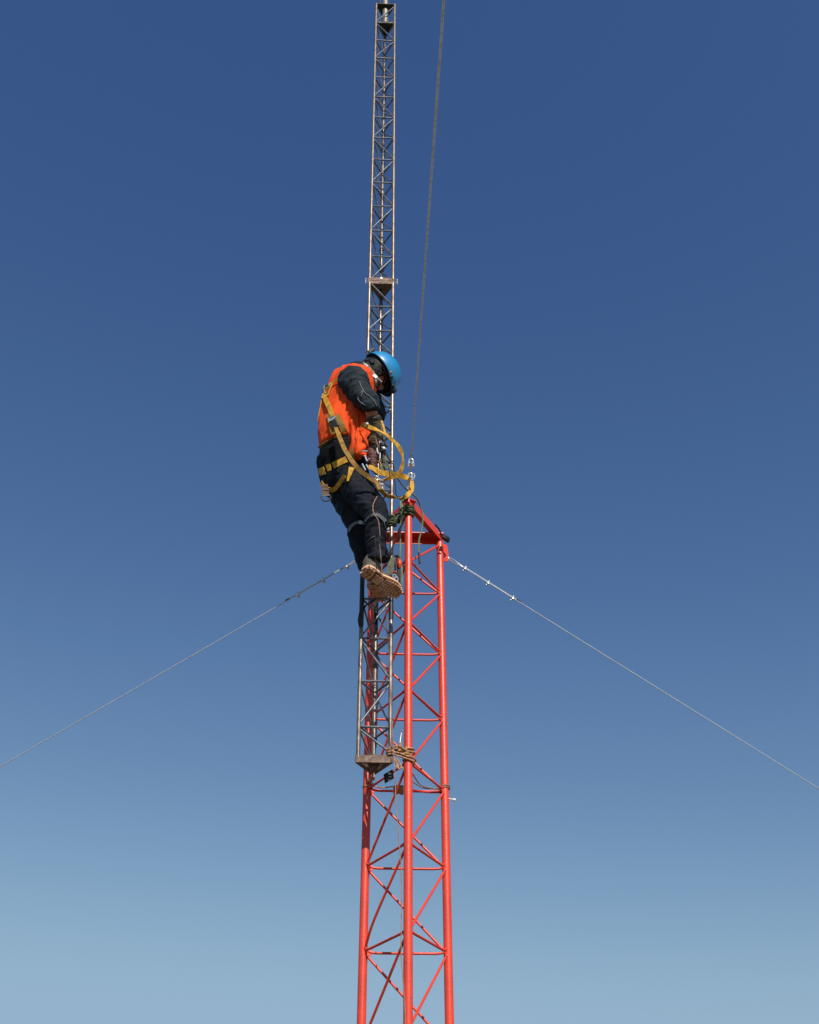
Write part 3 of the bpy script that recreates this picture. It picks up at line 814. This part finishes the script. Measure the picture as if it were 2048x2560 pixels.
mb.build('glove_band', M['cable'], person)
# belt pouch and small tools at his front
mb = MB(); limb(mb, [P(925, 1118, 5.24), P(930, 1140, 5.24), P(934, 1165, 5.24), P(938, 1180, 5.25)], [.022, .03, .022, .012], 12)
me = remesh(mb, 'tool_pouch', .006, 2); displace(me, lambda p: fold(p, 22, .004)); link('tool_pouch', me, M['brown'], person)
mb = MB()
for pts, w in (([(921, 1120), (922, 1150), (926, 1172)], .022), ([(948, 1118), (955, 1140), (953, 1160), (957, 1182)], .030), ([(958, 1130), (966, 1150), (962, 1175)], .018)):
    ribbon(mb, [P(x, y, 5.26) for x, y in pts], [V((1, .3, 0))]*len(pts), w, .006)
mb.build('tool_strap', M['olive'], person)
for k, (pts, rr, mm) in enumerate((([(951, 1100), (948, 1112), (943, 1122), (946, 1134)], .0035, 'white'), ([(940, 1098), (944, 1115), (940, 1130), (932, 1150), (934, 1170)], .003, 'cord'), ([(957, 1135), (964, 1155), (975, 1172), (984, 1190)], .0045, 'olive'),
        ([(943, 1110), (950, 1128), (949, 1150), (956, 1168)], .003, 'yel'), ([(916, 1150), (925, 1158), (940, 1152), (950, 1160)], .0035, 'cable'), ([(935, 1190), (946, 1196), (958, 1206), (956, 1222)], .004, 'white'), ([(962, 1150), (972, 1155), (984, 1152)], .004, 'cable'))):
    MB().tube(bez([P(x, y, 5.215+.006*k) for x, y in pts], 5), rr, 7).build('hanging_cord', M[mm], harness)
mb = MB(); limb(mb, [P(957, 1114, 5.24), P(957, 1126, 5.24), P(953, 1133, 5.24)], [.016, .022, .015], 10); mb.build('tool_case', M['black'], person)

# ------------------------------------------------------------------ lanyards
WD = .027
def lany(label, segs, mk, WD=.027):
    t = thing('lanyard', P(*segs[0][0][0]), label, 'lanyard', 'yellow webbing lanyards')
    for pts, wd in segs:
        mb = MB(); ribbon(mb, [P(*p) for p in pts], [V(w) for w in wd], WD, .003, 8); mb.build('webbing', M[mk], t)
    return t
UI = V((0, -.67, .74)); VI = V((0, .74, .67)); XI = V((1, 0, 0))
def wd(a, e):      # a = angle of the width in the picture (deg, 0 = right, 90 = up), e = 0 flat on, 1 edge on
    q = XI*math.cos(math.radians(a))+UI*math.sin(math.radians(a)); return tuple((q*(1-e)+VI*e).normalized())
t = lany('yellow webbing lanyard looping out from the vest past the mast and back', [
    ([(903, 1062, 5.16), (913, 1062, 5.14), (930, 1070, 5.13), (955, 1082, 5.15), (980, 1098, 5.2), (1000, 1120, 5.24), (1009, 1148, 5.28), (1006, 1168, 5.3), (996, 1183, 5.3), (975, 1196, 5.26), (955, 1201, 5.22), (940, 1196, 5.19)],
     [wd(80, 0), wd(75, .1), wd(65, .3), wd(60, .55), wd(52, .5), wd(35, .35), wd(5, .62), wd(-20, .5), wd(-60, .3), wd(-75, .3), wd(-90, .6), wd(-95, .5)])], 'yel')
MB().ball(P(918, 1060, 5.12), .010, seg=10, rng=8).build('snap_end', M['white'], t)
t = lany('ochre webbing lanyard twisting flat from the harness towards the guy wire', [
    ([(922, 1168, 5.18), (938, 1175, 5.18), (955, 1182, 5.2), (980, 1187, 5.26), (1000, 1189, 5.3), (1021, 1194, 5.34)],
     [wd(60, .5), wd(70, .5), wd(80, .4), wd(88, .0), wd(80, .15), wd(60, .75)])], 'yel', .036)
t = lany('yellow webbing lanyard hanging in a loop clipped to the front guy wire', [
    ([(1027, 1198, 5.42), (1030, 1212, 5.42), (1027, 1228, 5.4), (1016, 1240, 5.36), (1000, 1245, 5.32), (980, 1242, 5.28), (962, 1234, 5.24), (948, 1220, 5.2), (936, 1202, 5.18)],
     [wd(5, .25), wd(0, .1), wd(-25, .1), wd(-55, .5), wd(-85, .75), wd(-100, .6), wd(-115, .45), wd(-130, .4), wd(-130, .4)])], 'yel')
mb = MB(); c = P(1030, 1190, 5.43)
mb.tube([c+V((math.cos(w)*.017, .002, math.sin(w)*.024)) for w in [2*math.pi*i/16 for i in range(17)]], .0045, 8); mb.build('snap_hook', M['galvl'], t)
t = lany('long ochre lanyard strap sweeping from the side buckle down across the thigh', [
    ([(840, 1068, 5.17), (850, 1095, 5.15), (862, 1124, 5.12), (882, 1156, 5.1), (905, 1180, 5.12), (925, 1195, 5.14), (942, 1206, 5.16), (950, 1224, 5.17)],
     [wd(15, .3), wd(20, .3), wd(30, .4), wd(45, .3), wd(50, .2), wd(50, .3), wd(40, .4), wd(10, .5)])], 'och')
mb = MB(); ribbon(mb, [P(*q) for q in ((955, 1052, 5.2), (958, 1066, 5.19), (963, 1082, 5.18))], [wd(0, .2)]*3, .012, .003); mb.build('loose_strap', M['yel'], bpy.data.objects['lanyard'])

# ------------------------------------------------------------------ ropes
def coil(mb, c0, axis, R, r, turns, pitch, jit=.002, ph=0):
    axis = V(axis).normalized(); a = axis.orthogonal().normalized(); b = axis.cross(a); pts = []
    n = int(turns*18)
    for i in range(n+1):
        w = 2*math.pi*i/18+ph
        pts.append(V(c0)+axis*(pitch*i/18)+(a*math.cos(w)+b*math.sin(w))*(R+random.uniform(0, jit)))
    mb.tube(bez(pts[::2], 3), r, 8)
def rope(name, label, pts, r, m, cat='rope', n=6, D=None):
    p = bez([P(*q) for q in pts], n)
    mb = MB().tube(p, r, 8); o = mb.build(name, m); o['label'] = label; o['category'] = cat; return o
zt = P(980, 1298, 5.62).z
mh = zt-1.6
lash = thing('rope_lashing', at(FX, ZT-.05), 'dark green rope lashing tying the mast to the top of the front tower leg', 'rope')
mb = MB()
coil(mb, at(FX, ZT-.075), V((.12, 0, 1)), .029, .0048, 6, .0125, .003); coil(mb, at(FX, ZT-.062), V((-.15, 0, 1)), .037, .0048, 4, .015, .006, 1)
mb.build('leg_wrap', M['grope'], lash)
mb = MB(); pR = mp(mh, 'R'); coil(mb, pR-ax*.045, ax, .016, .0048, 7, .0125, .003); coil(mb, pR-ax*.03, ax+ex*.2, .025, .0048, 4, .016, .005, 2)
mb.build('tube_wrap', M['grope'], lash)
mb = MB()
for k in range(7):
    a = at(FX, ZT-.02-.008*k)+V((-.02, -.036+.010*(k % 3), 0)); b = mp(mh-.03+.009*k, 'R')+V((.012, -.02+.01*(k % 3), 0))
    mb.tube(bez([a+V((.03, .0, 0)), a, a.lerp(b, .5)+V((0, -.012, random.uniform(-.012, .012))), b, b+V((-.02, .01, 0))], 5), .0048, 8)
p1 = at(FX, ZT-.01)
coil(mb, (p1+pR)/2+V((.01, 0, -.01)), (pR-p1), .026, .0048, 3.5, .013, .004)
mb.build('cross_turns', M['grope'], lash)
mb = MB(); mb.tube(bez([at(FX, ZT+.035)+V((-.03, -.03, 0)), at(FX, ZT+.02)+V((-.05, -.03, 0)), P(1004, 1285, 5.63), P(1005, 1305, 5.62)], 6), .0062, 8); mb.build('loose_turn', M['gropel'], lash)
rope('rope_tail', 'faded green rope tail hanging straight down left of the front red leg', [(1006, 1262, 5.62), (1004, 1285, 5.6), (1003, 1310, 5.6), (1000, 1335, 5.6), (1001, 1365, 5.61), (1000, 1390, 5.61), (1003, 1410, 5.61), (1005, 1440, 5.61), (1003, 1465, 5.6), (1004, 1479, 5.6)], .0063, M['gropel'])
rope('rope_tail', 'green rope arching from the worker over the top beam with its dark end hanging below', [(954, 1135, 5.3), (972, 1165, 5.35), (990, 1190, 5.4), (1013, 1220, 5.5), (1040, 1243, 5.6), (1052, 1268, 5.66), (1057, 1295, 5.68), (1054, 1325, 5.7), (1048, 1350, 5.7), (1047, 1375, 5.7), (1049, 1405, 5.7)], .0050, M['gropel'])
MB().tube([P(1047.5, 1382, 5.695), P(1048.5, 1396, 5.695), P(1049.5, 1409, 5.695)], .0062, 8).build('rope_tip', M['black'], bpy.data.objects['rope_tail.001'])
rope('safety_line', 'dark line slanting from the mast behind the lanyard loop to the tower top', [(958, 1118, 5.5), (975, 1150, 5.55), (985, 1170, 5.6), (990, 1235, 5.68), (1000, 1243, 5.7), (1012, 1252, 5.72)], .0032, M['cable'])
# tan cord
rope('tan_cord', 'thin tan cord hanging from the hip past the boots and down inside the tower', [(943, 1241, 5.1), (933, 1262, 5.07), (935, 1284, 5.06), (946, 1302, 5.06), (950, 1340, 5.08), (949, 1356, 5.14), (953, 1400, 5.18), (955, 1430, 5.2), (958, 1470, 5.26), (963, 1505, 5.36), (968, 1584, 5.48), (973, 1640, 5.56), (978, 1760, 5.6), (984, 1880, 5.61), (988, 1940, 5.61), (990, 2000, 5.62), (997, 2095, 5.63), (1003, 2164, 5.64), (1004, 2270, 5.645), (1003, 2377, 5.65), (1007, 2441, 5.655), (1014, 2560, 5.655), (1016, 2800, 5.65)], .0026, M['cord'])
rope('black_cord', 'thin black cord hanging over the trouser cuff and boot', [(938, 1345, 5.17), (940, 1368, 5.18), (938, 1392, 5.2), (941, 1410, 5.22), (942, 1424, 5.24)], .0022, M['cable'])
# bottom lashing
zl = P(1019, 1890, 5.7).z
low = thing('rope_lashing', at(FX, zl), 'tan hemp rope lashing tying the mast base to the front tower leg', 'rope')
mb = MB(); coil(mb, at(FX, zl-.042), V((.42, 0, 1)), .030, .0052, 2, .018, .004, .6); coil(mb, at(FX, zl-.004), V((.1, .05, 1)), .031, .0052, 1.6, .026, .008); coil(mb, at(FX, zl+.022), V((-.2, .05, 1)), .030, .0052, 1.3, .012, .004); mb.build('leg_wrap', M['trope'], low)
mb = MB(); hl = zl-1.6; coil(mb, mp(hl-.022, 'R'), ax, .017, .0050, 3.4, .0155, .004); mb.build('tube_wrap', M['trope'], low)
mb = MB(); mR = mp(hl, 'R')
for k in range(4):
    a = at(FX, zl+.018-.016*k)+V((-.01, -.034, 0)); b = mR+V((.004, -.024+.006*k, .025-.011*k))
    mb.tube(bez([a+V((.03, .012, -.006)), a, a.lerp(b, .5)+V((0, random.uniform(-.02, .01), random.uniform(-.018, .018))), b, b+V((-.018, .016, 0))], 5), .0048, 8)
coil(mb, at(FX, zl)+V((-.058, -.02, .018)), V((.3, .2, 1)), .014, .0062, 2, .012, .004)
mb.build('cross_turns', M['trope'], low)
mb = MB()
for q in ([(986, 1896), (994, 1912), (997, 1922), (1004, 1918)], [(990, 1895), (1000, 1908), (1006, 1922)], [(984, 1893), (991, 1910), (992, 1920)]):
    mb.tube(bez([P(x, y, 5.63) for x, y in q], 5), .0046, 8)
mb.build('knot_end', M['trope'], low)
mb = MB(); mb.tube(bez([P(1000, 1870, 5.66), P(1001, 1850, 5.665), P(1004, 1832, 5.67)], 5), .0032, 8); mb.ball(P(1006, 1827, 5.665), .006, seg=10, rng=8); mb.build('peg', M['pipe'], low)
MB().tube(bez([P(998, 1878, 5.655), P(1001, 1865, 5.655), P(1002, 1858, 5.66)], 4), .008, 8).build('peg_wrap', M['trope'], low)
# rope turns round the rear legs and along the rear bar
z3 = lev[3]
o = thing('leg_rope', at(LX, z3+.02), 'brown rope wrapped round the left red leg below the mast base', 'rope')
mb = MB(); coil(mb, at(LX, z3+.005), V((.25, 0, 1)), .026, .0040, 2, .022, .002); mb.build('wrap', M['trope'], o)
mb = MB(); mb.tube(bez([at(LX, z3+.05)+V((.01, -.03, 0)), g-ax*.09+V((0, .02, 0)), g-ax*.05], 6), .0055, 8); mb.tube(bez([at(LX, z3+.03)+V((.02, -.02, 0)), at(LX, z3+.01)+V((.08, -.02, 0)), at(LX, z3+.03).lerp(at(RX, z3+.03), .38)], 6), .004, 8); mb.build('rope_run', M['trope'], o)
o = thing('tied_line', at(RX, z3+.02), 'thin brown line strung between the front and right red legs at the lower lashing', 'rope')
mb = MB(); coil(mb, at(RX, z3+.01), V((.1, .1, 1)), .0262, .0036, 2, .012, .002)
mb.tube(bez([at(FX, z3+.02)+V((.02, .02, -.12)), P(1060, 1970, 5.95), at(RX, z3+.012)+V((-.02, -.02, 0))], 8), .0032, 8)
mb.tube(bez([at(FX, z3+.02)+V((.02, .02, -.07)), P(1052, 1962, 5.9), P(1085, 1972, 6.0), at(RX, z3+.0)+V((-.02, -.02, 0))], 8), .0036, 8)
mb.build('line', M['cord'], o)
mb = MB(); mb.tube(bez([P(1030, 1975, 5.95), P(1062, 1980, 6.02), P(1090, 1981, 6.06), at(RX, z3-.01)+V((-.02, -.01, 0))], 8), .006, 8); mb.build('dark_sleeve', M['redd'], o)
mb = MB(); c = P(998, 1975, 5.9)
for k in range(9): mb.tube([c+V((-.028+.006*k, 0, 0))+(V((0, 1, 0))*math.cos(w)+UP*math.sin(w))*(.020+.004*math.sin(k*1.1)) for w in [2*math.pi*i/14 for i in range(15)]], .0050, 7)
mb.tube([c-V((.03, 0, 0)), c+V((.025, 0, 0))], .019, 12)
o = mb.build('rope_hank', M['trope']); o['label'] = 'small tan hank of rope tied on the crossbar behind the front red leg'; o['category'] = 'rope'
# black strap hooked round the mast below the boots
mb = MB(); pp = [(938, 1500, 5.5), (925, 1507, 5.52), (910, 1518, 5.56), (902, 1533, 5.58), (900, 1550, 5.6), (902, 1567, 5.62)]
ribbon(mb, [P(*q) for q in pp], [(V((.3, .2, .9))), V((.4, .3, .8)), V((.8, .4, .4)), V((1, .3, 0)), V((1, .2, 0)), V((1, .2, 0))], .024, .006, 6)
o = mb.build('foot_strap', M['black']); o['label'] = 'black webbing strap hooked round the left mast tube below the boots'; o['category'] = 'strap'
# climbing gear hanging by the boots
gear = thing('climbing_gear', P(990, 1395, 5.58), 'olive straps, orange clip and carabiners hanging from the mast beside the boots', 'climbing gear')
mb = MB()
for q in ([(981, 1394), (974, 1415), (968, 1440)], [(983, 1393), (981, 1415), (977, 1438)]): ribbon(mb, [P(x, y, 5.56) for x, y in q], [V((1, 0, .2))]*3, .022, .005)
mb.build('sling', M['olive'], gear)
mb = MB()
for q in ([(981, 1397), (990, 1390), (998, 1393), (1000, 1405)], [(988, 1396), (990, 1420), (991, 1440)], [(994, 1396), (996, 1425), (992, 1450)], [(999, 1430), (1000, 1455), (1001, 1474)]): mb.tube(bez([P(x, y, 5.57) for x, y in q], 6), .009, 8)
mb.build('black_cords', M['black'], gear)
mb = MB(); limb(mb, [P(999, 1398, 5.565), P(999, 1408, 5.555), P(999, 1420, 5.56)], [.007, .015, .008], 12); mb.build('orange_clip', M['orangep'], gear)
mb = MB(); limb(mb, [P(985, 1430, 5.55), P(992, 1430, 5.55)], [.006, .007], 10); mb.build('red_gate', M['orangep'], gear)
for (x, y) in ((986, 1441), (991, 1447)):
    c = P(x, y, 5.545); MB().tube([c+V((math.cos(w)*.011, math.sin(w)*.004, math.sin(w)*.017)) for w in [2*math.pi*i/14 for i in range(15)]], .0036, 7).build('carabiner', M['galvl'], gear)
# black boot cap and cord on the right top corner
o = thing('corner_wrap', P(1117, 1348, 6.0), 'black tape bundle with a cord tied to the right corner of the top frame', 'tape')
mb = MB(); mb.box(P(1115, 1346, 6.02), V((.024, .01, -.010)), V((0, .016, 0)), V((.006, 0, .018)), .5); mb.build('bundle', M['black'], o)
mb = MB(); mb.tube(bez([P(1088, 1312, 5.9), P(1098, 1323, 5.94), P(1104, 1338, 5.98), P(1112, 1345, 5.99)], 6), .0055, 8); mb.build('cord', M['cable'], o)
# small black clip on the mast just above the helmet
c = mp(5.49, 'L'); mb = MB(); mb.box(P(928, 878, 5.56), V((.020, 0, .016)), V((0, .012, 0)), V((-.008, 0, .012)), .4)
mb.tube([P(919, 889, 5.57), P(925, 884, 5.57), P(934, 872, 5.57)], .008, 8)
o = mb.build('mast_clamp', M['black']); o['label'] = 'small black clamp on the left mast tube just above the helmet'; o['category'] = 'clamp'

# ------------------------------------------------------------------ ground
mg = mat('dry_ground', (.13, .105, .07), .95, 0, col2=(.075, .08, .04), scale=.6, lo=.4, hi=.6, bump=.5, bscale=4)
n = 40; mb = MB(); S = 3000
mb.add([(-S, -S, 0), (S, -S, 0), (S, S, 0), (-S, S, 0)], [(0, 1, 2, 3)])
o = mb.build('ground', mg, smooth=False); o['kind'] = 'structure'

# ------------------------------------------------------------------ light, sky, camera
SUN_EL = math.radians(38); sd = V((.285, -.958, 0)).normalized(); sdir = V((sd.x*math.cos(SUN_EL), sd.y*math.cos(SUN_EL), math.sin(SUN_EL)))
l = bpy.data.lights.new('sun', 'SUN'); l.energy = 4.6; l.angle = math.radians(.53); l.color = (1, .95, .87)
lo = bpy.data.objects.new('sun', l); C.objects.link(lo); lo.rotation_euler = (-sdir).to_track_quat('-Z', 'Y').to_euler(); lo.location = (0, 0, 30)
w = bpy.data.worlds.new('World'); bpy.context.scene.world = w; w.use_nodes = True; nt = w.node_tree
sky = nt.nodes.new('ShaderNodeTexSky'); sky.sky_type = 'NISHITA'; sky.sun_disc = False
sky.sun_elevation = SUN_EL; sky.sun_rotation = math.atan2(sd.x, sd.y)
sky.altitude = 0; sky.air_density = 1.0; sky.dust_density = .5; sky.ozone_density = 1.0
sp_ = nt.nodes.new('ShaderNodeSeparateColor'); cm_ = nt.nodes.new('ShaderNodeCombineColor'); nt.links.new(sky.outputs['Color'], sp_.inputs[0])
def mth(op, a, b):
    m_ = nt.nodes.new('ShaderNodeMath'); m_.operation = op; nt.links.new(a, m_.inputs[0]); m_.inputs[1].default_value = b; return m_.outputs[0]
for i_, (k_, g_) in enumerate(((2.235, 1.52), (1.38, 1.25), (.895, .84))):      # the colour response of the camera to the sky
    x_ = mth('MULTIPLY', sp_.outputs[i_], .1); x_ = mth('MINIMUM', x_, .8); x_ = mth('POWER', x_, g_); x_ = mth('MULTIPLY', x_, k_*1.04); x_ = mth('SMOOTH_MIN', x_, (.30, .445, .605)[i_]); x_.node.inputs[2].default_value = .16; x_ = mth('MULTIPLY', x_, 10)
    nt.links.new(x_, cm_.inputs[i_])
nt.links.new(cm_.outputs[0], nt.nodes['Background'].inputs['Color']); nt.nodes['Background'].inputs['Strength'].default_value = .1
cam = bpy.data.cameras.new('camera'); co = bpy.data.objects.new('camera', cam); C.objects.link(co)
co.location = CAM; co.rotation_euler = (math.radians(90)+TH, 0, 0)
cam.sensor_width = 36; cam.lens = 36*F/2560; cam.clip_end = 10000; cam.clip_start = .05
sc = bpy.context.scene; sc.camera = co
sc.view_settings.view_transform = 'Standard'; sc.view_settings.look = 'None'; sc.view_settings.exposure = 0; sc.view_settings.gamma = 1
